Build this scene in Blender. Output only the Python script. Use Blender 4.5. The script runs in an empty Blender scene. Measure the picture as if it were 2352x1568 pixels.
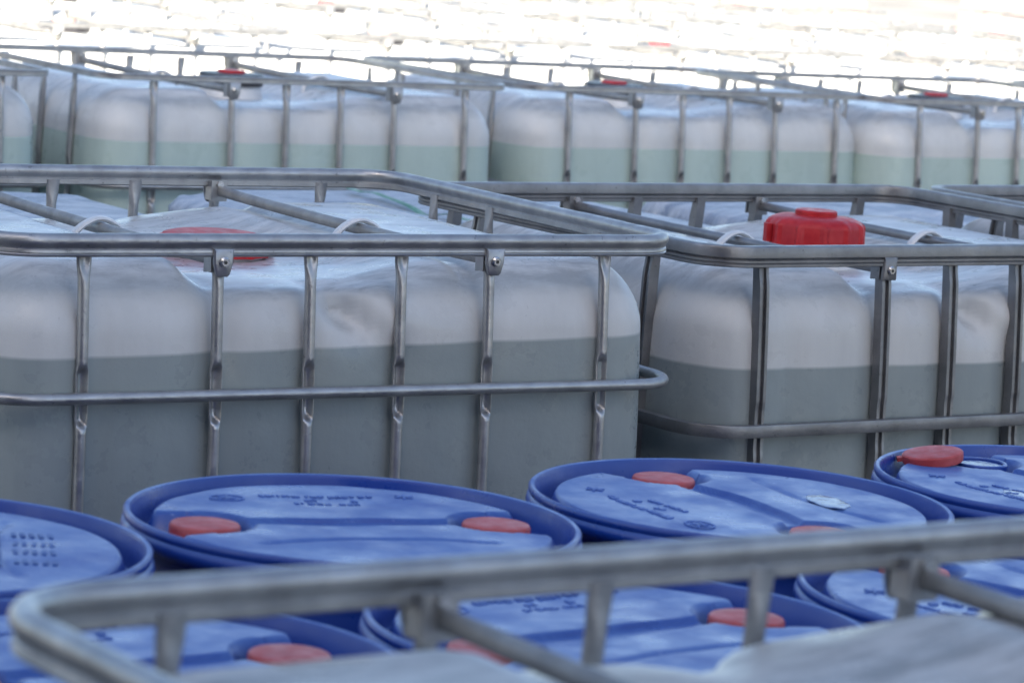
import bpy, math, random
from math import sin, cos, pi, radians, sqrt, atan2, hypot
from mathutils import Vector, Matrix, noise
random.seed(7)
scene = bpy.context.scene
COL = scene.collection

# ------------------------------------------------------------------ camera
RAIL = 1.16                       # height of the top rail of a common tote
CAMH = 0.6017                     # camera above that rail
camd = bpy.data.cameras.new("camera")
cam = bpy.data.objects.new("camera", camd)
COL.objects.link(cam)
scene.camera = cam
camd.sensor_fit = 'HORIZONTAL'
camd.sensor_width = 36.0
camd.lens = 36.0 * 7766.4 / 2352.0
camd.clip_start = 0.05
camd.clip_end = 2000
pit, rol = radians(7.897), radians(4.036)
cam.matrix_world = (Matrix.Translation((0, 0, RAIL + CAMH)) @
                    Matrix.Rotation(pi / 2 - pit, 4, 'X') @ Matrix.Rotation(rol, 4, 'Z'))
camd.dof.use_dof = True
camd.dof.focus_distance = 5.6
camd.dof.aperture_fstop = 8.4
camd.dof.aperture_blades = 0

# ------------------------------------------------------------------ light
PHI = 0.569                       # direction of the tote rows
AX = Vector((cos(PHI), sin(PHI), 0))
BX = Vector((-sin(PHI), cos(PHI), 0))
SUN_EL = radians(32)
to_sun_h = (-BX * cos(radians(40)) - AX * sin(radians(40))).normalized()
to_sun = Vector((to_sun_h.x * cos(SUN_EL), to_sun_h.y * cos(SUN_EL), sin(SUN_EL)))
world = bpy.data.worlds.new("World")
scene.world = world
world.use_nodes = True
wn = world.node_tree
sky = wn.nodes.new('ShaderNodeTexSky')
sky.sky_type = 'NISHITA'
sky.sun_disc = False
sky.sun_elevation = SUN_EL
sky.sun_rotation = atan2(to_sun.x, to_sun.y)
sky.air_density = 0.95
sky.dust_density = 2.5
sky.ozone_density = 0.9
wn.links.new(sky.outputs[0], wn.nodes['Background'].inputs['Color'])
wn.nodes['Background'].inputs['Strength'].default_value = 0.055
sund = bpy.data.lights.new("sun", 'SUN')
sund.energy = 5.0
sund.angle = radians(0.5)
sund.color = (1.0, 0.90, 0.74)
sun = bpy.data.objects.new("sun", sund)
COL.objects.link(sun)
sun.rotation_euler = (-to_sun).to_track_quat('-Z', 'Y').to_euler()
scene.view_settings.view_transform = 'Standard'
scene.view_settings.look = 'None'
scene.view_settings.exposure = 2.72
scene.view_settings.gamma = 1.0
try:
    scene.cycles.use_denoising = True
    scene.cycles.max_bounces = 10
    scene.cycles.diffuse_bounces = 5
    scene.cycles.transmission_bounces = 8
    scene.cycles.sample_clamp_indirect = 6
except Exception:
    pass


# ------------------------------------------------------------------ helpers
class MB:
    """collects rings, boxes and sheets; build() links them as one mesh object"""
    def __init__(self):
        self.v, self.f = [], []

    def loft(self, rings, closed_ring=True, closed_path=False, cap=True):
        n = len(rings[0]); b = len(self.v)
        for r in rings:
            self.v += [tuple(p) for p in r]
        m = len(rings)
        for i in range(m if closed_path else m - 1):
            i2 = (i + 1) % m
            for j in range(n if closed_ring else n - 1):
                j2 = (j + 1) % n
                self.f.append((b + i * n + j, b + i * n + j2, b + i2 * n + j2, b + i2 * n + j))
        if cap and not closed_path and closed_ring:
            self.f.append(tuple(b + j for j in range(n))[::-1])
            self.f.append(tuple(b + (m - 1) * n + j for j in range(n)))
        return self

    def tube(self, pts, r, n=12, ry=None, cap=True, up=Vector((0, 0, 1))):
        pts = [Vector(p) for p in pts]; rings = []
        for i, p in enumerate(pts):
            d = (pts[min(i + 1, len(pts) - 1)] - pts[max(i - 1, 0)]).normalized()
            u = up - d * up.dot(d)
            if u.length < 1e-4:
                u = Vector((0, 1, 0)) - d * d.y
            u.normalize(); s = d.cross(u)
            ra = r[i] if isinstance(r, (list, tuple)) else r
            rb = (ry[i] if isinstance(ry, (list, tuple)) else ry) if ry is not None else ra
            rings.append([p + s * (ra * cos(2 * pi * k / n)) + u * (rb * sin(2 * pi * k / n)) for k in range(n)])
        return self.loft(rings, cap=cap)

    def box(self, c, h, rot=None):
        b = len(self.v)
        for x in (-1, 1):
            for y in (-1, 1):
                for z in (-1, 1):
                    p = Vector((x * h[0], y * h[1], z * h[2]))
                    if rot is not None:
                        p = rot @ p
                    self.v.append(tuple(p + Vector(c)))
        for q in ((0, 1, 3, 2), (4, 6, 7, 5), (0, 4, 5, 1), (2, 3, 7, 6), (0, 2, 6, 4), (1, 5, 7, 3)):
            self.f.append(tuple(b + i for i in q))
        return self

    def lathe(self, prof, n=64, c=(0, 0, 0), cap=True):
        rings = [[(c[0] + r * cos(2 * pi * k / n), c[1] + r * sin(2 * pi * k / n), c[2] + z) for k in range(n)] for r, z in prof]
        return self.loft(rings, cap=cap)

    def build(self, name, mat, parent=None, smooth=True, angle=35):
        me = bpy.data.meshes.new(name)
        me.from_pydata(self.v, [], self.f)
        me.validate()
        import bmesh
        bm = bmesh.new(); bm.from_mesh(me)
        bmesh.ops.recalc_face_normals(bm, faces=bm.faces[:])
        for e in bm.edges:
            if len(e.link_faces) == 2:
                e.smooth = e.calc_face_angle(0) < radians(angle)
        for f in bm.faces:
            f.smooth = smooth
        bm.to_mesh(me); bm.free()
        o = bpy.data.objects.new(name, me)
        COL.objects.link(o)
        if mat is not None:
            me.materials.append(mat)
        if parent is not None:
            o.parent = parent
        return o


def empty(name, label, cat, loc=(0, 0, 0), rz=0.0, group=None):
    o = bpy.data.objects.new(name, None)
    o.empty_display_size = 0.2
    COL.objects.link(o)
    o.location = loc; o.rotation_euler = (0, 0, rz)
    o["label"] = label; o["category"] = cat
    if group:
        o["group"] = group
    return o


def tag(o, label, cat, group=None):
    o["label"] = label; o["category"] = cat
    if group:
        o["group"] = group
    return o


def copy_tree(o, parent=None):
    c = o.copy(); COL.objects.link(c)
    if parent is not None:
        c.parent = parent
    for ch in list(o.children):
        copy_tree(ch, c)
    return c


def sstep(a, b, x):
    if a == b:
        return 1.0 if x > a else 0.0
    t = max(0.0, min(1.0, (x - a) / (b - a)))
    return t * t * (3 - 2 * t)


# ------------------------------------------------------------------ materials
def mat(name):
    m = bpy.data.materials.new(name); m.use_nodes = True
    nt = m.node_tree; nt.nodes.clear()
    out = nt.nodes.new('ShaderNodeOutputMaterial')
    return m, nt, out


def N(nt, t, **kw):
    n = nt.nodes.new(t)
    for k, v in kw.items():
        if k in n.inputs:
            n.inputs[k].default_value = v
        else:
            setattr(n, k, v)
    return n


def noise_tex(nt, scale, detail=4, rough=.55, coord='Object', stretch=None):
    tc = N(nt, 'ShaderNodeTexCoord')
    t = N(nt, 'ShaderNodeTexNoise')
    t.inputs['Scale'].default_value = scale
    t.inputs['Detail'].default_value = detail
    t.inputs['Roughness'].default_value = rough
    oi = N(nt, 'ShaderNodeObjectInfo')
    vm = N(nt, 'ShaderNodeVectorMath', operation='SCALE'); vm.inputs[0].default_value = (13.0, 29.0, 17.0)
    nt.links.new(oi.outputs['Random'], vm.inputs['Scale'])
    va = N(nt, 'ShaderNodeVectorMath', operation='ADD')
    nt.links.new(tc.outputs[coord], va.inputs[0]); nt.links.new(vm.outputs[0], va.inputs[1])
    src = va.outputs[0]
    if stretch:
        mp = N(nt, 'ShaderNodeMapping'); mp.inputs['Scale'].default_value = stretch
        nt.links.new(src, mp.inputs['Vector']); src = mp.outputs[0]
    nt.links.new(src, t.inputs['Vector'])
    return t


def ramp(nt, src, stops):
    r = N(nt, 'ShaderNodeValToRGB')
    el = r.color_ramp.elements
    while len(el) < len(stops):
        el.new(0.5)
    for e, (p, c) in zip(el, stops):
        e.position = p
        e.color = (c[0], c[1], c[2], 1) if isinstance(c, (tuple, list)) else (c, c, c, 1)
    nt.links.new(src, r.inputs[0])
    return r


def simple(name, c1, c2, scale=20, rough=(.35, .6), metal=0.0, bump=0.0, bscale=None, spec=.5, coat=0.0, stretch=None, lo=.35, hi=.65, specks=0.0):
    m, nt, out = mat(name)
    p = N(nt, 'ShaderNodeBsdfPrincipled')
    n1 = noise_tex(nt, scale, stretch=stretch)
    base = ramp(nt, n1.outputs[0], [(lo, c1), (hi, c2)]).outputs[0]
    if specks:
        ns = noise_tex(nt, 85, 4, .7)
        dk = ramp(nt, ns.outputs[0], [(.29, .35), (.37, 1.0)]).outputs[0]
        mm = N(nt, 'ShaderNodeMix', data_type='RGBA', blend_type='MULTIPLY'); mm.inputs[0].default_value = specks
        nt.links.new(base, mm.inputs[6]); nt.links.new(dk, mm.inputs[7]); base = mm.outputs[2]
    nt.links.new(base, p.inputs['Base Color'])
    n2 = noise_tex(nt, scale * 2.3, stretch=stretch)
    nt.links.new(ramp(nt, n2.outputs[0], [(.35, rough[0]), (.65, rough[1])]).outputs[0], p.inputs['Roughness'])
    p.inputs['Metallic'].default_value = metal
    p.inputs['Specular IOR Level'].default_value = spec
    p.inputs['Coat Weight'].default_value = coat
    if bump:
        n3 = noise_tex(nt, bscale or scale * 4)
        b = N(nt, 'ShaderNodeBump'); b.inputs['Strength'].default_value = bump; b.inputs['Distance'].default_value = .002
        nt.links.new(n3.outputs[0], b.inputs['Height']); nt.links.new(b.outputs[0], p.inputs['Normal'])
    nt.links.new(p.outputs[0], out.inputs[0])
    return m


M_STEEL = simple('galvanised_steel', (.29, .292, .30), (.43, .43, .435), 22, (.31, .50), metal=.78, specks=.7, bump=.25, bscale=160, lo=.3, hi=.7)
M_STEEL_DULL = simple('dull_steel', (.18, .18, .188), (.27, .27, .278), 16, (.34, .52), metal=.75, specks=.6, bump=.25, bscale=150, lo=.3, hi=.7)
M_BAR = simple('crossbar_steel', (.22, .22, .22), (.32, .315, .305), 18, (.42, .62), metal=.6, specks=.5, bump=.2, bscale=120)
M_BOLT = simple('bolt_steel', (.5, .5, .5), (.62, .62, .62), 60, (.2, .35), metal=1)
M_SOCKET = simple('bolt_socket', (.02, .02, .02), (.03, .03, .03), 60, (.5, .6))
M_PALLET = simple('pallet_plastic', (.03, .03, .035), (.06, .06, .06), 12, (.5, .7))
M_RED = simple('red_screw_cap', (.34, .010, .016), (.44, .025, .03), 26, (.38, .55), spec=.3, bump=.1, bscale=200)
M_REDF = simple('faded_red_bung', (.34, .035, .035), (.46, .085, .085), 22, (.42, .62), bump=.2, bscale=180)
M_BLACK = simple('black_cap_ring', (.012, .012, .016), (.03, .03, .036), 30, (.3, .5))
M_LOOP = simple('milky_plastic', (.50, .52, .54), (.60, .61, .62), 30, (.3, .5))
M_MARK = simple('dark_blue_marks', (.06, .13, .40), (.075, .155, .44), 40, (.4, .6))
M_STRAP = simple('green_strap', (.008, .10, .04), (.015, .15, .06), 40, (.3, .5))
M_GROUND = simple('wet_concrete', (.11, .108, .104), (.19, .185, .178), .8, (.5, .85), bump=.4, bscale=30)
M_WALL = simple('grey_sheet_wall', (.09, .09, .093), (.13, .13, .132), .4, (.5, .7))
M_ROOF = simple('dark_roof', (.09, .09, .095), (.13, .13, .13), .5, (.6, .8))
M_ORANGE = simple('salmon_sheet', (.46, .24, .19), (.52, .29, .23), 6, (.4, .6))
M_PINK = simple('pinkish_sheet', (.40, .22, .20), (.48, .28, .25), 6, (.4, .6))


def bottle_mat(name, level, tilt, white, liquid, streak=.5, thin=.28):
    """milky translucent plastic; below LEVEL (height in the tote) the liquid shows through"""
    m, nt, out = mat(name)
    L = nt.links.new
    tc = N(nt, 'ShaderNodeTexCoord'); sep = N(nt, 'ShaderNodeSeparateXYZ'); L(tc.outputs['Object'], sep.inputs[0])
    mx = N(nt, 'ShaderNodeMath', operation='MULTIPLY'); mx.inputs[1].default_value = tilt; L(sep.outputs['X'], mx.inputs[0])
    sub = N(nt, 'ShaderNodeMath', operation='SUBTRACT'); L(sep.outputs['Z'], sub.inputs[0]); L(mx.outputs[0], sub.inputs[1])
    mr = N(nt, 'ShaderNodeMapRange'); mr.inputs['From Min'].default_value = level - .003; mr.inputs['From Max'].default_value = level + .003
    L(sub.outputs[0], mr.inputs['Value'])
    # grime: faint streaks down the walls and flat stains on top
    n1 = noise_tex(nt, 9, 6, .65, stretch=(1, 1, .25))
    dirt = ramp(nt, n1.outputs[0], [(.30, .86), (.62, 1.0)])
    n1b = noise_tex(nt, 90, 3, .7, stretch=(1, 1, .5))
    specks = ramp(nt, n1b.outputs[0], [(.24, .60), (.31, 1.0)])
    mul = N(nt, 'ShaderNodeMix', data_type='RGBA', blend_type='MULTIPLY'); mul.inputs[0].default_value = streak
    L(dirt.outputs[0], mul.inputs[6]); L(specks.outputs[0], mul.inputs[7])
    ge = N(nt, 'ShaderNodeNewGeometry'); sz = N(nt, 'ShaderNodeSeparateXYZ'); L(ge.outputs['Normal'], sz.inputs[0])
    upz = N(nt, 'ShaderNodeMapRange'); upz.inputs['From Min'].default_value = .6; upz.inputs['From Max'].default_value = .97; L(sz.outputs['Z'], upz.inputs['Value'])
    n7 = noise_tex(nt, 7, 7, .7, stretch=(1, 4, 1))
    st = ramp(nt, n7.outputs[0], [(.38, .52), (.50, .80), (.62, 1.0)])
    mu2 = N(nt, 'ShaderNodeMix', data_type='RGBA', blend_type='MULTIPLY'); L(upz.outputs[0], mu2.inputs[0])
    L(mul.outputs[2], mu2.inputs[6]); L(st.outputs[0], mu2.inputs[7]); mul = mu2
    def tint(c):
        a = N(nt, 'ShaderNodeMix', data_type='RGBA', blend_type='MULTIPLY'); a.inputs[0].default_value = 1
        a.inputs[6].default_value = (*c, 1); L(mul.outputs[2], a.inputs[7]); return a.outputs[2]
    dw = N(nt, 'ShaderNodeBsdfDiffuse'); L(tint(white), dw.inputs['Color'])
    tw = N(nt, 'ShaderNodeBsdfTranslucent'); L(tint(tuple(min(.95, x * 1.04) for x in white)), tw.inputs['Color'])
    mw = N(nt, 'ShaderNodeMixShader'); mw.inputs[0].default_value = thin; L(dw.outputs[0], mw.inputs[1]); L(tw.outputs[0], mw.inputs[2])
    dl = N(nt, 'ShaderNodeBsdfDiffuse'); L(tint(liquid), dl.inputs['Color'])
    tl = N(nt, 'ShaderNodeBsdfTranslucent'); L(tint(liquid), tl.inputs['Color'])
    ml = N(nt, 'ShaderNodeMixShader'); ml.inputs[0].default_value = .12; L(dl.outputs[0], ml.inputs[1]); L(tl.outputs[0], ml.inputs[2])
    body = N(nt, 'ShaderNodeMixShader'); L(mr.outputs[0], body.inputs[0]); L(ml.outputs[0], body.inputs[1]); L(mw.outputs[0], body.inputs[2])
    gl = N(nt, 'ShaderNodeBsdfGlossy')
    n2 = noise_tex(nt, 14, 6, .6)
    L(ramp(nt, n2.outputs[0], [(.38, .24), (.62, .50)]).outputs[0], gl.inputs['Roughness'])
    gl.inputs['Color'].default_value = (.82, .82, .82, 1)
    fr = N(nt, 'ShaderNodeFresnel'); fr.inputs['IOR'].default_value = 1.5
    n3 = noise_tex(nt, 38, 5, .6)
    n4 = noise_tex(nt, 7, 3, .5)
    ad = N(nt, 'ShaderNodeMath', operation='MULTIPLY_ADD'); ad.inputs[1].default_value = 3.0; L(n4.outputs[0], ad.inputs[0]); L(n3.outputs[0], ad.inputs[2])
    bp = N(nt, 'ShaderNodeBump'); bp.inputs['Strength'].default_value = .45; bp.inputs['Distance'].default_value = .0022
    L(ad.outputs[0], bp.inputs['Height'])
    for s in (gl, fr, dw, dl):
        L(bp.outputs[0], s.inputs['Normal'])
    fin = N(nt, 'ShaderNodeMixShader'); L(fr.outputs[0], fin.inputs[0]); L(body.outputs[0], fin.inputs[1]); L(gl.outputs[0], fin.inputs[2])
    L(fin.outputs[0], out.inputs[0])
    return m


def drum_mat(name):
    m, nt, out = mat(name); L = nt.links.new
    p = N(nt, 'ShaderNodeBsdfPrincipled')
    n1 = noise_tex(nt, 7, 7, .68)
    n2 = noise_tex(nt, 9, 5, .7, stretch=(7, 1.2, 1))
    ad = N(nt, 'ShaderNodeMath', operation='MULTIPLY_ADD'); ad.inputs[1].default_value = .35; L(n2.outputs[0], ad.inputs[0]); L(n1.outputs[0], ad.inputs[2])
    # chalky bloom on upward faces only; walls left darker as painted shade
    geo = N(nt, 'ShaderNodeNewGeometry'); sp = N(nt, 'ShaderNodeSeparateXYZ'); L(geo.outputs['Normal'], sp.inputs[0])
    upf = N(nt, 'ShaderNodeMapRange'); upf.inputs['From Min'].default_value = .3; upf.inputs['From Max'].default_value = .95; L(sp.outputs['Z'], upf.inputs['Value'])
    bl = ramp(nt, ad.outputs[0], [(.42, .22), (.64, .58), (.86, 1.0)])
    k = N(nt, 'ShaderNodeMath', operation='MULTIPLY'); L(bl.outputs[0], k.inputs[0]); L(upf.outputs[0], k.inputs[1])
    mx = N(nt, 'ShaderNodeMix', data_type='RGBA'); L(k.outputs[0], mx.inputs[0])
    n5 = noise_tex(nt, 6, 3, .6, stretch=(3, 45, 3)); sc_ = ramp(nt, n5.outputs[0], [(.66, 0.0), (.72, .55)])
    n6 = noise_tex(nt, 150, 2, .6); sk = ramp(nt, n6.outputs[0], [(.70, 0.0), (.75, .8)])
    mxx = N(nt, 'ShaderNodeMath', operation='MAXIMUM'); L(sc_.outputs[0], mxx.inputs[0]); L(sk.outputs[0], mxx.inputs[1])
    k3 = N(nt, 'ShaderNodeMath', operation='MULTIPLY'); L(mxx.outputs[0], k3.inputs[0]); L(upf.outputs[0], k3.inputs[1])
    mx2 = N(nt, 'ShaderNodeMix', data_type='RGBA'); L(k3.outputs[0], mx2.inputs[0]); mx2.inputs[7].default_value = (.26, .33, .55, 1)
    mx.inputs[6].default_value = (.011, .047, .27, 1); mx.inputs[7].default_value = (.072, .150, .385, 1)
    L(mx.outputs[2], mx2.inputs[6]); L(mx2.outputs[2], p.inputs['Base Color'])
    n3 = noise_tex(nt, 12, 4)
    L(ramp(nt, n3.outputs[0], [(.35, .26), (.65, .52)]).outputs[0], p.inputs['Roughness'])
    n4 = noise_tex(nt, 45, 5, .6)
    b = N(nt, 'ShaderNodeBump'); b.inputs['Strength'].default_value = .3; b.inputs['Distance'].default_value = .002
    L(n4.outputs[0], b.inputs['Height']); L(b.outputs[0], p.inputs['Normal'])
    L(p.outputs[0], out.inputs[0])
    return m


def film_mat(name):
    m, nt, out = mat(name); L = nt.links.new
    p = N(nt, 'ShaderNodeBsdfPrincipled')
    n1 = noise_tex(nt, 5, 8, .7, stretch=(1, 3, 1))
    L(ramp(nt, n1.outputs[0], [(.34, (.12, .16, .24)), (.48, (.28, .33, .42)), (.66, (.50, .54, .60))]).outputs[0], p.inputs['Base Color'])
    p.inputs['Roughness'].default_value = .38
    n2 = noise_tex(nt, 11, 7, .65, stretch=(1, 3.5, 1))
    b = N(nt, 'ShaderNodeBump'); b.inputs['Strength'].default_value = 1.0; b.inputs['Distance'].default_value = .022
    L(n2.outputs[0], b.inputs['Height']); L(b.outputs[0], p.inputs['Normal'])
    L(p.outputs[0], out.inputs[0])
    return m


WHITE = (.75, .755, .75)
M_BOT_A = bottle_mat('bottle_milky_front', RAIL - .168, .020, WHITE, (.29, .33, .335))
M_BOT_B = bottle_mat('bottle_milky_wet', RAIL - .208, -.004, (.72, .725, .72), (.27, .31, .318))
M_BOT_C = bottle_mat('bottle_milky_green_lit', RAIL - .168, .004, (.90, .92, .93), (.45, .57, .54), .2, .42)  # plastic and liquid painted paler to stand in for brighter open-sky light
M_BOT_D = bottle_mat('bottle_milky_near', RAIL - .30, 0, (.68, .66, .63), (.2, .22, .2), .4)
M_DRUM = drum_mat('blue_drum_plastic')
M_FILM = film_mat('stretch_film')


# ------------------------------------------------------------------ setting
g = MB()
n = 24
g.v = [(-400 + 800 * i / n, -300 + 800 * j / n, 0) for j in range(n + 1) for i in range(n + 1)]
g.f = [(j * (n + 1) + i, j * (n + 1) + i + 1, (j + 1) * (n + 1) + i + 1, (j + 1) * (n + 1) + i) for j in range(n) for i in range(n)]
go = g.build('ground', M_GROUND)
go["kind"] = "structure"

# unseen building added behind the camera to cast shade over the nearer rows
W_B, EDGE = 8.0, 9.62
H_W = RAIL + (EDGE + W_B) / cos(radians(40)) * math.tan(SUN_EL)
wh = empty('shade_warehouse', 'long unseen grey metal building added to shade the nearer rows of totes', 'building', -BX * W_B, PHI)
A0, A1, DEP = -70.0, -3.0, 25.0
w = MB(); w.box(((A0 + A1) / 2, -DEP / 2, (H_W - .3) / 2), ((A1 - A0) / 2 - .1, DEP / 2 - .1, (H_W - .3) / 2))
for k in range(130):
    w.box((A0 + .4 + k * .51, -.09, (H_W - .3) / 2 + .1), (.05, .03, (H_W - .3) / 2 - .12))
w.build('wall', M_WALL, wh, smooth=False)
w = MB(); w.box(((A0 + A1) / 2, -DEP / 2, H_W - .15), ((A1 - A0) / 2, DEP / 2, .147)); w.build('roof', M_ROOF, wh, smooth=False)
WING, WB1, WH = -5.0, 8.0, 9.3                          # a lower unseen wing, added to darken the left-facing sides
w = MB(); w.box((WING - 6, (WB1 + .02) / 2, WH / 2 - .1), (5.9, (WB1 - .02) / 2 - .1, WH / 2 - .1))
for k in range(15):
    w.box((WING - .07, .5 + k * .51, WH / 2 - .05), (.03, .05, WH / 2 - .2))
w.build('wall', M_WALL, wh, smooth=False)
w = MB(); w.box((WING - 6, WB1 / 2, WH - .1), (6.0, WB1 / 2 - .01, .095)); w.build('roof', M_ROOF, wh, smooth=False)
for k in range(4):
    d = MB(); d.box((A1 - 6 - k * 14, -.02, 2.1), (2.0, .055, 2.1)); d.build('door', M_ROOF, wh, smooth=False)


# ------------------------------------------------------------------ bulk tote
HL, HW = 0.630, 0.50              # half length and half width of the cage on the rail line
BARS = [-.478, -.248, -.083, .084, .251, .478]      # uprights on the long sides
SIDE = [-.31, -.11, .25]                       # uprights on the short sides
RC = 0.085                        # corner radius of the rails


def bow(drop):
    return .026 * sin(pi * max(0.0, min(1.0, drop / 1.0)))


def rrect(hl, hw, rc, n=10):
    """closed rounded rectangle: (point, outward normal)"""
    out = []
    for cx, cy, a0 in ((hl - rc, hw - rc, 0), (-hl + rc, hw - rc, pi / 2), (-hl + rc, -hw + rc, pi), (hl - rc, -hw + rc, 3 * pi / 2)):
        for k in range(n + 1):
            a = a0 + pi / 2 * k / n
            out.append((Vector((cx + rc * cos(a), cy + rc * sin(a), 0)), Vector((cos(a), sin(a), 0))))
    return out


def rail_sweep(mb, path, prof, z):
    rings = [[p + nn * o + Vector((0, 0, z + h)) for o, h in prof] for p, nn in path]
    mb.loft(rings, closed_path=True)


def wobble_path(path, amp, seed):
    return [(p + nn * amp * noise.noise(Vector((p.x * 2 + seed, p.y * 2, seed))), nn) for p, nn in path]


def round_rail_profile():
    pr = []
    for k in range(12):                                   # round tube on top
        a = radians(-50 + 280 * k / 11)
        pr.append((.0115 * cos(a), .0045 + .0115 * sin(a)))
    pr += [(-.0062, -.0065), (-.0062, -.0085), (-.0078, -.010), (-.0078, -.0185), (-.005, -.0205),
           (.005, -.0205), (.0078, -.0185), (.0084, -.0165), (.0072, -.0150), (.0084, -.0135), (.0078, -.010), (.0062, -.0085), (.0062, -.0065)]
    return pr


def square_rail_profile():
    return [(.011, -.004), (.0125, -.0025), (.0125, .0125), (.011, .0165), (.0075, .018), (-.0075, .018), (-.011, .0165), (-.0125, .0125), (-.0125, -.0025), (-.011, -.004),
            (-.008, -.006), (-.0105, -.008), (-.0105, -.0118), (-.0085, -.0135), (-.0105, -.015), (-.0105, -.019), (-.009, -.0205),
            (.009, -.0205), (.0105, -.019), (.0105, -.015), (.0085, -.0135), (.0105, -.0118), (.0105, -.008), (.008, -.006)]


def slim_rail_profile():
    return [(.0055, -.0085), (.0070, -.0065), (.0062, 0), (.0070, .0065), (.0055, .0085), (-.0055, .0085), (-.0070, .0065), (-.0062, 0), (-.0070, -.0065), (-.0055, -.0085)]


def upright(style, rail_z, drops, bf=1.0):
    """one upright tube: local x along the side, local y outwards, bowed with the bottle"""
    mb = MB(); rings = []
    zs = [rail_z - .0105, rail_z - .022, rail_z - .030, rail_z - .038, rail_z - .046, rail_z - .056, rail_z - .07]
    for d in drops:
        zs += [rail_z - d + t for t in (.056, .051, .047, .043, .039, .034, .022, .0, -.022, -.034, -.039, -.043, -.047, -.051, -.056)]
    zs += [rail_z - .14, rail_z - .20, .40, .60, .80, .175]
    zs = sorted({round(z, 4) for z in zs if .17 < z <= rail_z}, reverse=True)
    for z in zs:
        drop = rail_z - z
        y0 = -.0085 + bow(drop) * bf
        flat = 1 - sstep(.024, .060, drop)                # pressed flat where it meets the rail
        dent = max([1 - sstep(.034, .052, abs(drop - d)) for d in drops] + [0])
        ring = []
        if style != 'square':
            wt = .0092 + .0036 * flat + .0018 * dent; wn_ = .0092 - .0050 * flat
            for k in range(24):
                a = 2 * pi * k / 24
                x, y = wt * cos(a), wn_ * sin(a)
                if sin(a) > 0:
                    y -= dent * .0165 * max(0, 1 - (x / (wt * .92)) ** 2)
                    y -= flat * .0055 * max(0, 1 - (x / (wt * .6)) ** 2)
                ring.append((x, y0 + y, z))
        else:
            h = .0108; k_ = 1 - .35 * flat
            for x, y in ((-h, -h), (h, -h), (h, h * k_), (h * .45, h * k_), (h * .30, h * .35 * k_), (-h * .30, h * .35 * k_), (-h * .45, h * k_), (-h, h * k_)):
                ring.append((x, y0 + y - dent * .002, z))
        rings.append(ring)
    mb.loft(rings)
    return mb


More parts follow.
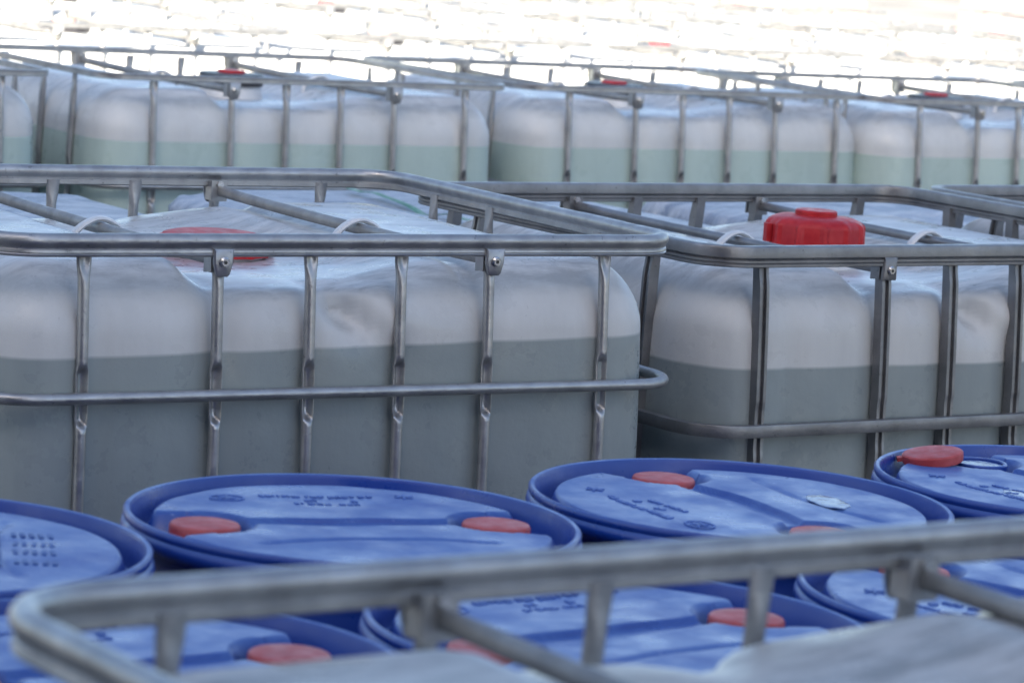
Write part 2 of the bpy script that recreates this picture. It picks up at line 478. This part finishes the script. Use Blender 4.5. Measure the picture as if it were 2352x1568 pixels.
def bottle_mesh(seedv=0.0, hx=.583, hy=.476, zb=.175, zt=RAIL - .036, r=.108, notch=1.0):
    """blow-moulded bottle: rounded block with shoulders, a lower middle with the filling neck, panels between the uprights"""
    hz = (zt - zb) / 2; zc = (zt + zb) / 2

    def samples(h):
        core = h - r
        m = max(8, int(core * 2 / .022))
        s = [-h + r * (1 - cos(pi / 2 * k / 9)) * 1.0 for k in range(9)]
        s = [-h + r * k / 9 for k in range(9)]
        return s + [-core + 2 * core * k / m for k in range(m + 1)] + [-x for x in reversed(s)]
    X, Y, Z = samples(hx), samples(hy), samples(hz)
    mb = MB(); idx = {}

    def vid(p):
        key = (round(p[0], 5), round(p[1], 5), round(p[2], 5))
        if key not in idx:
            idx[key] = len(mb.v); mb.v.append(shape(p))
        return idx[key]

    def shape(p):
        q = Vector((max(-hx + r, min(hx - r, p[0])), max(-hy + r, min(hy - r, p[1])), max(-hz + r, min(hz - r, p[2]))))
        d = Vector(p) - q
        # cube to sphere so that the rounding is even
        if d.length > 1e-9:
            c = d / r
            s = Vector((c.x * sqrt(max(0, 1 - c.y ** 2 / 2 - c.z ** 2 / 2 + c.y ** 2 * c.z ** 2 / 3)),
                        c.y * sqrt(max(0, 1 - c.z ** 2 / 2 - c.x ** 2 / 2 + c.z ** 2 * c.x ** 2 / 3)),
                        c.z * sqrt(max(0, 1 - c.x ** 2 / 2 - c.y ** 2 / 2 + c.x ** 2 * c.y ** 2 / 3))))
            nrm = s.normalized() if s.length > 1e-9 else d.normalized()
            pos = q + s * r
        else:
            nrm = Vector((0, 0, 1)); pos = q
        x, y, z = pos.x, pos.y, pos.z + zc
        drop = RAIL - z
        top = sstep(.25, .95, nrm.z)
        dz = 0.0
        # lower middle, open to the two long sides, closed by the shoulders
        side = sstep(.10, .42, abs(y))
        right = max(0.0, min(1.0, (.265 - x) / .235))
        right = right * side + (1 - sstep(.13, .275, x)) * (1 - side)
        mid = sstep(-.290, -.222, x) * right
        over = z - (zt - (.040 * side + .054 * (1 - side)) * mid)   # what stands above the basin is pressed down
        dz -= (.5 * (over + sqrt(over * over + .0002)) - .5 * (sqrt((z - zt) ** 2 + .0002) + z - zt)) if mid > 0 else 0
        for bx in (-.248, .251):                          # grooves for the crossbars
            dz -= .013 * math.exp(-((x - bx) / .026) ** 2) * top
        # pinch under the neck on both long sides
        for sgn in (-1, 1):
            d2 = drop - dz
            e = math.exp(-((x + .012 - (d2 - .10) * .6) / .036) ** 2 - ((d2 - .108) / .042) ** 2) * sstep(.2, .9, sgn * y / hy)
            e2 = math.exp(-((x - .078) / .045) ** 2 - ((d2 - .115) / .045) ** 2) * sstep(.2, .9, sgn * y / hy)
            y -= sgn * notch * (.050 * e - .016 * e2); dz -= .012 * e * notch
        y -= (1 if y > 0 else -1) * .014 * math.exp(-((x + .232) / .022) ** 2 - ((drop - .09) / .09) ** 2) * sstep(.3, .9, abs(nrm.y))
        wob = noise.noise(Vector((x * 5 + seedv, y * 5, z * 3)))
        z += dz + .0035 * wob * top
        # walls: bowed outwards, bellied between the uprights
        lat = sstep(.3, .9, abs(nrm.y)); end = sstep(.3, .9, abs(nrm.x))
        fade = sstep(.02, .16, drop)
        bb = sorted(BARS)
        t = 1.0
        for b0, b1 in zip(bb[:-1], bb[1:]):
            if b0 <= x <= b1:
                t = sin(pi * (x - b0) / (b1 - b0)) ** .5
        y += (1 if y > 0 else -1) * lat * (bow(drop) + (.017 * t - .007) * fade + .0025 * wob)
        x += (1 if x > 0 else -1) * end * (bow(drop) * .4 + .002 * wob)
        return (x, y, z)
    for sz in (-1, 1):
        for i in range(len(X) - 1):
            for j in range(len(Y) - 1):
                mb.f.append(tuple(vid(p) for p in ((X[i], Y[j], sz * hz), (X[i + 1], Y[j], sz * hz), (X[i + 1], Y[j + 1], sz * hz), (X[i], Y[j + 1], sz * hz))))
    for sy in (-1, 1):
        for i in range(len(X) - 1):
            for j in range(len(Z) - 1):
                mb.f.append(tuple(vid(p) for p in ((X[i], sy * hy, Z[j]), (X[i + 1], sy * hy, Z[j]), (X[i + 1], sy * hy, Z[j + 1]), (X[i], sy * hy, Z[j + 1]))))
    for sx in (-1, 1):
        for i in range(len(Y) - 1):
            for j in range(len(Z) - 1):
                mb.f.append(tuple(vid(p) for p in ((sx * hx, Y[i], Z[j]), (sx * hx, Y[i + 1], Z[j]), (sx * hx, Y[i + 1], Z[j + 1]), (sx * hx, Y[i], Z[j + 1]))))
    return mb


def ribbed_cap(parent, z, r, h, ribs, centre, matl):
    mb = MB()
    n = ribs * 8; rings = []
    for rr, zz, rib in ((r * 1.01, 0, 1), (r, h * .62, 1), (r * .98, h * .72, .9), (r * .92, h * .83, .2), (r * .80, h * .91, 0), (r * .5, h * .97, 0), (r * .05, h * .99, 0)):
        ring = []
        for k in range(n):
            a = 2 * pi * k / n
            q = rr + rib * (.006 if k % 8 in (0, 1) else 0)
            ring.append((q * cos(a), q * sin(a), z + zz))
        rings.append(ring)
    mb.loft(rings)
    c = mb.build('screw_cap', matl, parent)
    if centre:
        m2 = MB(); m2.lathe([(r * .44, h * .94), (r * .44, h * 1.10), (r * .41, h * 1.14), (r * .02, h * 1.15)], 40, (0, 0, z))
        m2.build('vent_plug', matl, c)
    for a in (radians(165), radians(-12)):                 # tamper tabs at the rim
        m3 = MB(); R = Matrix.Rotation(a, 3, 'Z')
        m3.box(R @ Vector((r + .007, 0, z + h * .35)), (.006, .008, h * .30), R)
        m3.build('tamper_tab', matl, c)
    return c


def make_tote(name, label, group, style, bot, cap, drops, lift=0.0, steel=None, bars=None, hl=HL, seedv=0.0, cap_z=-.080, raise_=0.0, notch=1.0):
    t = empty(name, label, 'bulk tote', group=group)
    rz = RAIL + lift
    bars = bars or BARS
    steel = steel or M_STEEL
    # pallet
    p = MB()
    for y in (-.42, 0, .42):
        p.box((0, y, .012), (hl - .01, .05, .012))
        for x in (-.52, 0, .52):
            p.box((x, y, .071), (.06, .05, .046))
    p.box((0, 0, .143), (hl - .005, HW - .005, .0255))
    p.build('pallet', M_PALLET, t, smooth=False)
    # bottle with its cap
    b = bottle_mesh(seedv, hx=hl - .017, notch=notch).build('bottle', bot, t, angle=60)
    b.location.z = lift + raise_
    c = MB(); c.lathe([(.10, -.07), (.088, -.015), (.084, .001), (.02, .001)], 48, (0, 0, RAIL + cap_z))
    c.build('neck', M_LOOP, b)
    if cap == 'red_flat':
        ribbed_cap(b, RAIL + cap_z, .093, .038, 14, False, M_RED)
    elif cap == 'red_plug':
        ribbed_cap(b, RAIL + cap_z, .096, .060, 12, True, M_RED)
    else:
        c = MB(); c.lathe([(.092, 0), (.092, .028), (.089, .032), (.05, .033), (.01, .033)], 48, (0, 0, RAIL + cap_z))
        co = c.build('cap_ring', M_BLACK, b)
        c = MB(); c.lathe([(.040, .0), (.040, .0055), (.037, .008), (.005, .0085)], 36, (0, 0, RAIL + cap_z + .0325))
        c.build('red_plug', M_RED, b)
    for bx in (bars[1], bars[4]):                          # loops of the bottle that hold the crossbars
        for by in (-.06,):
            m = MB(); pts = []
            for k in range(13):
                a = pi * k / 12
                pts.append((bx + .036 * cos(a) * (1 + .45 * cos(a) ** 2), by, RAIL - .062 + .047 * sin(a) ** .8))
            m.tube(pts, .0052, 8, ry=.010, up=Vector((0, 1, 0)))
            m.build('crossbar_loop', M_LOOP, b)
    # rails
    path = wobble_path(rrect(hl, HW, RC), .003, seedv + 3)
    m = MB(); rail_sweep(m, path, {'round': round_rail_profile, 'square': square_rail_profile, 'slim': slim_rail_profile}[style](), rz)
    m.build('top_rail', steel, t)
    for d in drops:
        o = bow(d) + (.0055 if style != 'square' else .006)
        pth = rrect(hl + o - bow(d) * .6, HW + o, RC + o * .5)
        m = MB()
        if style != 'square':
            prof = [(.0095 * cos(2 * pi * k / 14), .0095 * sin(2 * pi * k / 14)) for k in range(14)]
        else:
            prof = [(.009, -.011), (.0095, -.010), (.0095, .010), (.009, .011), (-.009, .011), (-.0095, .010), (-.0095, -.010), (-.009, -.011)]
        rail_sweep(m, pth, prof, rz - d)
        m.build('hoop', steel, t)
    # uprights
    um = None
    spots = [(x, -HW, pi) for x in bars] + [(x, HW, 0) for x in bars] + [(-hl, y, pi / 2) for y in SIDE] + [(hl, -y, -pi / 2) for y in SIDE]
    for k, (x, y, a) in enumerate(spots):
        if k in (0, 12):
            o = um = upright(style, rz, drops, 1.0 if k == 0 else .35).build('upright', steel, t)
        else:
            o = um.copy(); COL.objects.link(o); o.parent = t
        o.location = (x, y, 0); o.rotation_euler = (0, 0, a)
    # crossbars, brackets and bolts
    for bx in (bars[1], bars[4]):
        m = MB(); pts, ra, rb = [], [], []
        for k in range(25):
            f = -1 + 2 * k / 24
            e = sstep(.80, .97, abs(f))
            pts.append((bx, f * (HW - .004), rz - .027 - .004 * (1 - f * f)))
            if style != 'square':
                ra.append(.0095 * (1 - e) + .003 * e); rb.append(.0100 * (1 - e) + .010 * e)
            else:
                ra.append(.0090 * (1 - e) + .003 * e); rb.append(.0092 * (1 - e) + .010 * e)
        m.tube(pts, ra, 14, ry=rb)
        m.build('crossbar', M_BAR if style != 'square' else steel, t)
        for sgn in (-1, 1):
            m = MB()
            y1, y2 = HW + .0055, HW + .0105
            if style != 'square':
                out = [(-.0175, -.007), (.0175, -.007), (.0165, -.030), (.012, -.047), (.008, -.051), (-.008, -.051), (-.012, -.047), (-.0165, -.030)]
            else:
                out = [(-.0155, -.003), (.0155, -.003), (.0165, -.044), (.015, -.046), (-.015, -.046), (-.0165, -.044)]
            yb = bow(.03)
            m.loft([[(bx + u, sgn * (y1 + yb * .5), rz + h) for u, h in out], [(bx + u, sgn * (y2 + yb * .5), rz + h) for u, h in out],
                    [(bx + u * .86, sgn * (y2 + .0018 + yb * .5), rz + h * .86 - .0038) for u, h in out]])
            # inner tongue that clasps the crossbar end
            m.box((bx, sgn * (HW - .0212), rz - .0275), (.0165, .0022, .0195))
            m.box((bx - .0150, sgn * (HW - .0085), rz - .0275), (.0016, .0100, .0180))
            m.box((bx + .0150, sgn * (HW - .0085), rz - .0275), (.0016, .0100, .0180))
            br = m.build('bracket', steel, t)
            m = MB(); m.tube([(bx, sgn * (HW - .0232), rz - .0150), (bx, sgn * (HW - .0290), rz - .0150)], .0068, 6)
            m.build('nut', M_BOLT, br)
            zz = rz - .0275
            m = MB(); m.tube([(bx, sgn * (y2 + .001 + yb * .5), zz), (bx, sgn * (y2 + .0050 + yb * .5), zz), (bx, sgn * (y2 + .0075 + yb * .5), zz)], [.0086, .0086, .0060], 16)
            bo = m.build('bolt', M_BOLT, br)
            m = MB(); m.tube([(bx, sgn * (y2 + .0071 + yb * .5), zz), (bx, sgn * (y2 + .0082 + yb * .5), zz)], .0030, 6)
            so = m.build('bolt_socket', M_SOCKET, br)
    return t


def place(t, origin, phi, u0, v0=.5):
    """origin: foot of the first upright of the near long side; the tote's centre lies u0 along it and v0 behind it"""
    a = Vector((cos(phi), sin(phi), 0)); b = Vector((-sin(phi), cos(phi), 0))
    t.location = Vector((origin[0], origin[1], 0)) + a * u0 + b * v0
    t.rotation_euler = (0, 0, phi)


GR = 'white caged totes standing in rows in the yard'
tA = make_tote('bulk_tote', 'milky tote with round tube cage and flat red cap, right behind the blue drums', GR, 'round', M_BOT_A, 'red_flat', [.236, .475, .72, .95], -.004)
place(tA, (-.657, 5.118), .569, .478)
BB = [-.535, -.246, -.080, .088, .249, .535]
tB = make_tote('bulk_tote', 'milky tote with square tube cage and tall ribbed red cap, behind the drums', GR, 'square', M_BOT_B, 'red_plug', [.313, .53, .74, .95], -.047, M_STEEL_DULL, BB, .650, 11.3, -.046)
place(tB, (.441, 6.019), .616, .535)
tB2 = copy_tree(tB); place(tB2, (.441 + .8165 * 1.37, 6.019 + .5774 * 1.37), .616, .535)
tB2["label"] = 'square tube tote next to the ribbed red cap tote, only its rail corner showing'
tD = make_tote('bulk_tote', 'nearest tote, blurred grey, its rail crossing in front of the drums', GR, 'round', M_BOT_D, 'red_flat', [.236, .475, .72, .95], .051, hl=.630, seedv=5.1, raise_=.010)
place(tD, (.331, 1.645), .610, .478)
tC = make_tote('bulk_tote', 'x', GR, 'slim', M_BOT_C, 'black', [.285, .50, .74, .95], 0, seedv=8.8, cap_z=-.050, notch=.15)
cs = [((-.984, 8.892), .561, 'tote of green liquid with black ringed cap, straight behind the flat red capped tote'),
      ((.118, 9.658), .563, 'tote of green liquid with black ringed cap, second in the back shaded row'),
      ((1.185, 10.225), .587, 'tote of green liquid straight behind the ribbed red cap'),
      ((-.984 - 1.18, 8.892 - .72), .561, 'tote of bluish liquid at the near end of the back shaded row'),
      ((1.185 + 1.13, 10.225 + .76), .587, 'tote of green liquid at the far end of the back shaded row')]
for i, (o_, ph, lb) in enumerate(cs):
    t = tC if i == 0 else copy_tree(tC)
    place(t, o_, ph, .478); t["label"] = lb

# sunlit rows beyond
W_ = .478
far = [('first sunlit row', Vector((-.30, 13.10, 0)), 1.25, range(-2, 5)), ('second sunlit row', Vector((.41, 16.0, 0)), 1.25, range(-3, 5)), ('third sunlit row', Vector((1.35, 18.75, 0)), 1.25, range(-3, 5))]
ordn = ['first', 'second', 'third', 'fourth', 'fifth', 'sixth', 'seventh', 'eighth', 'ninth']
for rname, p0, pitch, rg in far:
    for i, k in enumerate(rg):
        if rname.startswith('third') and k in (0, 2):
            continue
        t = copy_tree(tC)
        o_ = p0 + AX * (pitch * k + .137) - BX * 1.0
        place(t, (o_.x, o_.y), PHI + random.uniform(-.012, .012), W_)
        for bo in t.children:
            if bo.name.startswith('bottle'):
                for q in bo.children:
                    if q.name.startswith('red_plug'):
                        q.material_slots[0].link = 'OBJECT'; q.material_slots[0].material = M_PINK if (i + len(rname)) % 3 else M_RED
        t["label"] = f'glaring white tote, {ordn[i]} from the near end of the {rname}'
for k, mt, lb, nm in ((0, M_ORANGE, 'faded salmon red sheeted load among the farthest sunlit totes', 'sheeted_load'), (2, M_PINK, 'pinkish grey sheeted load among the farthest sunlit totes', 'sheeted_load')):
    o_ = far[2][1] + AX * (1.25 * k + 1.15) + BX * 1.8
    t = empty(nm, lb, 'load', o_, PHI, 'sheeted loads among the far totes')
    m = MB(); m.box((0, 0, .07), (.56, .46, .07)); m.build('pallet', M_PALLET, t, smooth=False)
    m = MB(); pr = []
    for (s, z) in ((1, .143), (1.0, .6), (.99, 1.08), (.95, 1.16), (.85, 1.19), (.3, 1.2)):
        pr.append([p * s + Vector((0, 0, z + .015 * noise.noise(Vector((p.x * 6, p.y * 6, z * 5))))) for p, _ in rrect(.56, .46, .06, 6)])
    m.loft(pr); m.build('sheet', mt, t)

# ------------------------------------------------------------------ film-wrapped loads between the rows
def film_load(name, label, back_left, seedv, length=1.16, depth=1.1, h=.985, strap=False):
    c = Vector((*back_left, 0)) + AX * length / 2 - BX * depth / 2
    t = empty(name, label, 'wrapped load', c, PHI, 'film wrapped loads between the tote rows')
    m = MB(); m.box((0, 0, .07), (length / 2 - .02, depth / 2 - .02, .07)); m.build('pallet', M_PALLET, t, smooth=False)
    m = MB()
    nx, ny = 70, 60; rr = .05
    top = []
    def surf(x, y):
        ex = max(0, abs(x) - (length / 2 - rr)) / rr; ey = max(0, abs(y) - (depth / 2 - rr)) / rr
        e = min(1, hypot(ex, ey))
        z = h - .035 * (1 - sqrt(max(0, 1 - e * e)))
        z += .016 * noise.noise(Vector((x * 4 + seedv, y * 9, 0))) + .007 * noise.noise(Vector((x * 13, y * 26 + seedv, 2)))
        for dx in (-.29, .29):                             # lids of the drums press through
            for dy in (-.29, .29):
                z += .012 * (1 - sstep(.20, .30, hypot(x - dx, y - dy))) - .006
        return z
    rings = []
    for s, dz in ((1.0, None),):
        pass
    path = rrect(length / 2, depth / 2, .13, 10)
    for zz, s in ((.145, .985), (.3, .99), (.6, .985), (.80, .995), (.89, 1.0), (.935, .995)):
        rings.append([Vector((p.x * s, p.y * s, zz)) + nn * .010 * noise.noise(Vector((p.x * 9 + seedv, p.y * 9, zz * 7))) for p, nn in path])
    for s in (.97, .93, .88, .8, .7, .6, .5, .4, .3, .2, .1, .02):
        ring = []
        for p, nn in path:
            x, y = p.x * s, p.y * s
            ring.append(Vector((x, y, max(surf(x, y), .935))))
        rings.append(ring)
    m.loft(rings)
    fo = m.build('stretch_film', M_FILM, t, angle=80)
    if strap:
        m = MB(); x = -.12
        pts = [(x, -depth / 2 + .14 + k * (depth - .28) / 14, surf(x, -depth / 2 + .14 + k * (depth - .28) / 14) + .012) for k in range(15)]
        m.tube(pts, .012, 6, ry=.0015); m.build('strap', M_STRAP, t)
    return t

l2 = Vector((-.875, 7.90, 0))
for i, (dd, lb, st) in enumerate(((-1.36, 'bluish film wrapped load seen through the cage left of the green strapped one', False),
                                  (0, 'film wrapped load tied with a green strap, behind the flat red capped tote', True),
                                  (1.34, 'pale film wrapped load behind the crossbars of the square tube tote', False),
                                  (2.68, 'pale film wrapped load behind the ribbed red cap', False))):
    q = l2 + AX * dd + BX * (-.06 if i == 0 else 0)
    film_load('film_wrapped_load', lb, (q.x, q.y), i * 3.7, strap=st)

# ------------------------------------------------------------------ blue drums
DR, DZ = .292, RAIL - .2155


def smin(a, b, k):
    h = max(k - abs(a - b), 0.0) / k
    return min(a, b) - h * h * k * .25


def lid_height(x, y):
    r = hypot(x, y)
    plate = -.0065 - .002 * (r / .24) ** 2
    floor = -.040
    dist = .257 - r
    for s in (-1, 1):                                     # bung wells, open to the outer gutter
        xx = s * x
        d = hypot(xx - .192, y) if xx < .192 else abs(y) - .006 * sstep(.192, .25, xx)
        if xx > .08:
            dist = smin(dist, d - .057, .022)
    pl = sstep(-.0075, .0075, dist)
    z = floor + (plate - floor) * pl
    hw1, hw2 = .008 + .016 * max(0, 1 - (x / .135) ** 2), .016
    inside = (1 - sstep(.125, .14, abs(x)))
    ch = sstep(-hw1 - .004, -hw1 + .001, y) * (1 - sstep(hw2 - .001, hw2 + .004, y)) * inside
    z -= .0075 * ch * pl
    e = math.exp(-((y + .105 + .02 * (x / .15) ** 2) / .006) ** 2) * (1 - sstep(.14, .17, abs(x)))
    z -= .0034 * e * pl
    z -= .003 * math.exp(-((x - .02) ** 2 + (y - .12) ** 2) / .004) * pl
    z += .0012 * noise.noise(Vector((x * 14, y * 14, 0)))
    return z


def make_drum(label):
    t = empty('blue_drum', label, 'drum', group='blue plastic drums between the totes')
    b = MB()
    prof = [(.02, .004), (.255, .004), (.275, .012), (.283, .03), (.285, .25), (.279, .27), (.279, .30), (.285, .32), (.286, .60), (.280, .62), (.280, .65), (.286, .67),
            (.284, .84), (.276, DZ - .070), (.272, DZ - .050), (.274, DZ - .040), (.284, DZ - .034), (.2895, DZ - .029), (.292, DZ - .022), (.2905, DZ - .015), (.2870, DZ - .012), (.2890, DZ - .008),
            (.2890, DZ - .003), (.2860, DZ), (.2815, DZ - .001), (.2790, DZ - .006), (.2770, DZ - .030), (.272, DZ - .041)]
    b.lathe(prof, 128, cap=False)
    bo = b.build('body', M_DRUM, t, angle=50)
    l = MB()
    nr, na = 92, 200
    rings = [[(r * cos(2 * pi * k / na), r * sin(2 * pi * k / na), DZ + lid_height(r * cos(2 * pi * k / na), r * sin(2 * pi * k / na))) for k in range(na)]
             for r in [.2745 - (.2745 - .002) * i / nr for i in range(nr + 1)]]
    l.loft(rings, cap=True)
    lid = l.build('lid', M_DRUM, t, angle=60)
    # worn embossed lettering, too worn to read
    rnd = random.Random(3)
    mk = MB()
    for row, (yy, x0, x1, h) in enumerate(((.165, -.075, .075, .011), (.140, -.050, .055, .009), (.118, -.04, .05, .009))):
        x = x0
        while x < x1:
            wd = rnd.uniform(.004, .008)
            if rnd.random() < (.93 if row == 0 else .72):
                z = DZ + lid_height(x, yy) + .0008
                for s in range(3):
                    if rnd.random() < .75:
                        mk.box((x + wd * (s - 1) * .42, yy + rnd.uniform(-.002, .002), z), (.0011, h * rnd.uniform(.3, .5), .0008))
                if rnd.random() < .7:
                    mk.box((x, yy + rnd.choice((-1, 0, 1)) * h * .4, z + .0002), (wd * .45, .0012, .0008))
            x += wd + .0042
    for cx, cy in ((-.125, .150), (.118, .160)):
        for k in range(20):
            a = 2 * pi * k / 20
            if cx < 0:
                mk.box((cx + .022 * cos(a), cy + .018 * sin(a), DZ + lid_height(cx, cy) + .0008), (.003, .0012, .0008), Matrix.Rotation(a + pi / 2, 3, 'Z'))
        for k in range(3):
            mk.box((cx, cy, DZ + lid_height(cx, cy) + .001), (.013, .0018, .0008), Matrix.Rotation(pi / 3 * k + .3, 3, 'Z'))
    mk.build('worn_lettering', M_MARK, lid, smooth=False)
    for s in (-1, 1):
        c = MB(); base = DZ - .034
        c.lathe([(.0435, 0), (.0445, .005), (.0445, .0215), (.0425, .0245), (.038, .0256), (.012, .0260), (.001, .0261)], 48, (s * .192, 0, base))
        co = c.build('bung_cap', M_REDF, lid)
        m = MB(); m.box((s * .192 - .047, -.012, base + .006), (.008, .007, .004), Matrix.Rotation(.4, 3, 'Z')); m.build('pull_tab', M_REDF, co)
    return t


E2, E3 = Vector((-.184, 4.192, 0)), Vector((.325, 4.520, 0))
ev = E3 - E2; nb = Vector((-ev.y, ev.x, 0))
drums = [(E2, 20, 'blue drum lid showing both red bungs, in front of the flat red capped tote'),
         (E3, 121, 'blue drum with a puddle on its lid, below the square tube tote'),
         (E2 - ev + Vector((.003, .0, 0)), 102, 'blue drum whose lid shows dark boxed marks and no red bung'),
         (E3 + ev - Vector((.006, 0, 0)), 128, 'wet blue drum with shining puddles, at the far end of the back drum row'),
         (E2 - nb, 40, 'blue drum seen through the bars of the nearest tote, bung beside its third bar'),
         (E2 - ev - nb, 36, 'blurred blue drum under the corner of the nearest tote rail'),
         (E3 - nb, 133, 'blurred blue drum seen behind the bolted bracket of the nearest tote'),
         (E2 - ev * 2 - nb, 75, 'blurred blue drum beyond the corner of the nearest tote')]
d0 = make_drum(drums[0][2])
dobj = []
for i, (p, rz, lb) in enumerate(drums[:7]):
    t = d0 if i == 0 else copy_tree(d0)
    t.location = (p.x, p.y, 0); t.rotation_euler = (0, 0, radians(rz)); t["label"] = lb
    dobj.append(t)

# the drum with the larger moulded panel
m = MB()
def bar(x0, y0, x1, y1, wd):
    a = atan2(y1 - y0, x1 - x0); L_ = hypot(x1 - x0, y1 - y0)
    cx, cy = (x0 + x1) / 2, (y0 + y1) / 2
    m.box((cx, cy, DZ + lid_height(cx, cy) + .0006), (L_ / 2, wd, .0007), Matrix.Rotation(a, 3, 'Z'))
for q in ((-.10, .0, .10, .0), (-.10, .052, .10, .052), (-.10, .0, -.10, .052), (.10, .0, .10, .052), (.075, .006, .075, .046)):
    bar(q[0], q[1] - .11, q[2], q[3] - .11, .0016)
rnd = random.Random(5)
for k in range(9):
    x = -.085 + k * .018
    bar(x, -.11 + rnd.uniform(.008, .02), x + rnd.uniform(-.004, .010), -.11 + rnd.uniform(.03, .046), .0018)
for k in range(4):
    x = -.085 + k * .05
    for j in range(5):
        bar(x, -.128 - j * .011, x + .022, -.128 - j * .011 - rnd.uniform(-.002, .002), .0028)
lid1 = [o for o in dobj[2].children if o.name.startswith('lid')][0]
for o in list(lid1.children):
    if o.name.startswith('worn'):
        bpy.data.objects.remove(o)
wl = m.build('worn_lettering', simple('worn_blue_ink', (.012, .055, .24), (.03, .09, .30), 40, (.4, .6)), lid1, smooth=False)
wl.rotation_euler = (0, 0, radians(-2)); wl.location = (0, 0, 0)

# rain water standing on two of the lids
m_w, nt, out = mat('rain_water')
pw = N(nt, 'ShaderNodeBsdfPrincipled')
pw.inputs['Base Color'].default_value = (.02, .05, .2, 1); pw.inputs['Roughness'].default_value = .03; pw.inputs['IOR'].default_value = 1.33
nw = noise_tex(nt, 26, 3, .5, stretch=(1, 2.5, 1))
bw_ = N(nt, 'ShaderNodeBump'); bw_.inputs['Strength'].default_value = .35; bw_.inputs['Distance'].default_value = .003
nt.links.new(nw.outputs[0], bw_.inputs['Height']); nt.links.new(bw_.outputs[0], pw.inputs['Normal'])
nt.links.new(pw.outputs[0], out.inputs[0])


def puddle(label, drum, wx, wy, ra, rb, rot, z, seedv, irr=.17):
    m = MB(); rings = []
    for s, dz in ((1.0, -.0003), (.97, .0001), (.9, .0004), (.6, .0005), (.02, .0005)):
        ring = []
        for k in range(40):
            a = 2 * pi * k / 40
            q = s * (1 + irr * noise.noise(Vector((2 * cos(a) + seedv, 2 * sin(a), 0))))
            ring.append((ra * q * cos(a), rb * q * sin(a), dz))
        rings.append(ring)
    m.loft(rings)
    o = m.build('puddle', m_w, None, angle=60)
    o.location = (wx, wy, DZ + z); o.rotation_euler = (0, 0, rot)
    return tag(o, label, 'puddle', 'puddles on the drum lids')


puddle('long puddle of rain water in the middle of a blue lid', dobj[1], .448, 4.565, .025, .050, radians(15), -.0062, 1.0)
# the open bung of the last drum: a threaded blue ring holding water, its red cap lying loose beside it
lid3 = [o for o in dobj[3].children if o.name.startswith('lid')][0]
for o in list(lid3.children):
    if o.name.startswith('bung') and sum(v.co.x for v in o.data.vertices) > 0:
        for c in list(o.children):
            bpy.data.objects.remove(c)
        bpy.data.objects.remove(o)
m = MB(); m.lathe([(.042, 0), (.042, .022), (.0405, .024), (.0375, .024), (.036, .022), (.036, .012)], 40, (.190, 0, DZ - .031), cap=False)
m.build('bung_ring', M_DRUM, lid3)
bw = Vector((dobj[3].location.x + .190 * cos(radians(128)), dobj[3].location.y + .190 * sin(radians(128)), 0))
puddle('round puddle standing in the open bung ring beside the loose red cap', dobj[3], bw.x, bw.y, .0355, .0355, 0, -.0105, 2.0, 0.0)
m = MB(); m.lathe([(.0445, 0), (.0455, .004), (.0455, .0165), (.0435, .0190), (.039, .0200), (.012, .0204), (.001, .0205)], 48)
lc = m.build('loose_bung_cap', M_REDF, None)
lc.location = (dobj[3].location.x - .190, dobj[3].location.y + .122, DZ - .007); lc.rotation_euler = (radians(3), radians(-8), 0); lc.scale = (1, 1, .75)
tag(lc, 'red bung cap lying loose and tilted on the wet blue drum', 'bung cap')
m = MB(); m.box((-.047, .006, .008), (.006, .007, .004)); m.build('pull_tab', M_REDF, lc)
puddle('puddle on the lid of the wet blue drum, nearest its front rim', dobj[3], .77, 4.735, .030, .062, radians(60), -.0085, 4.0)
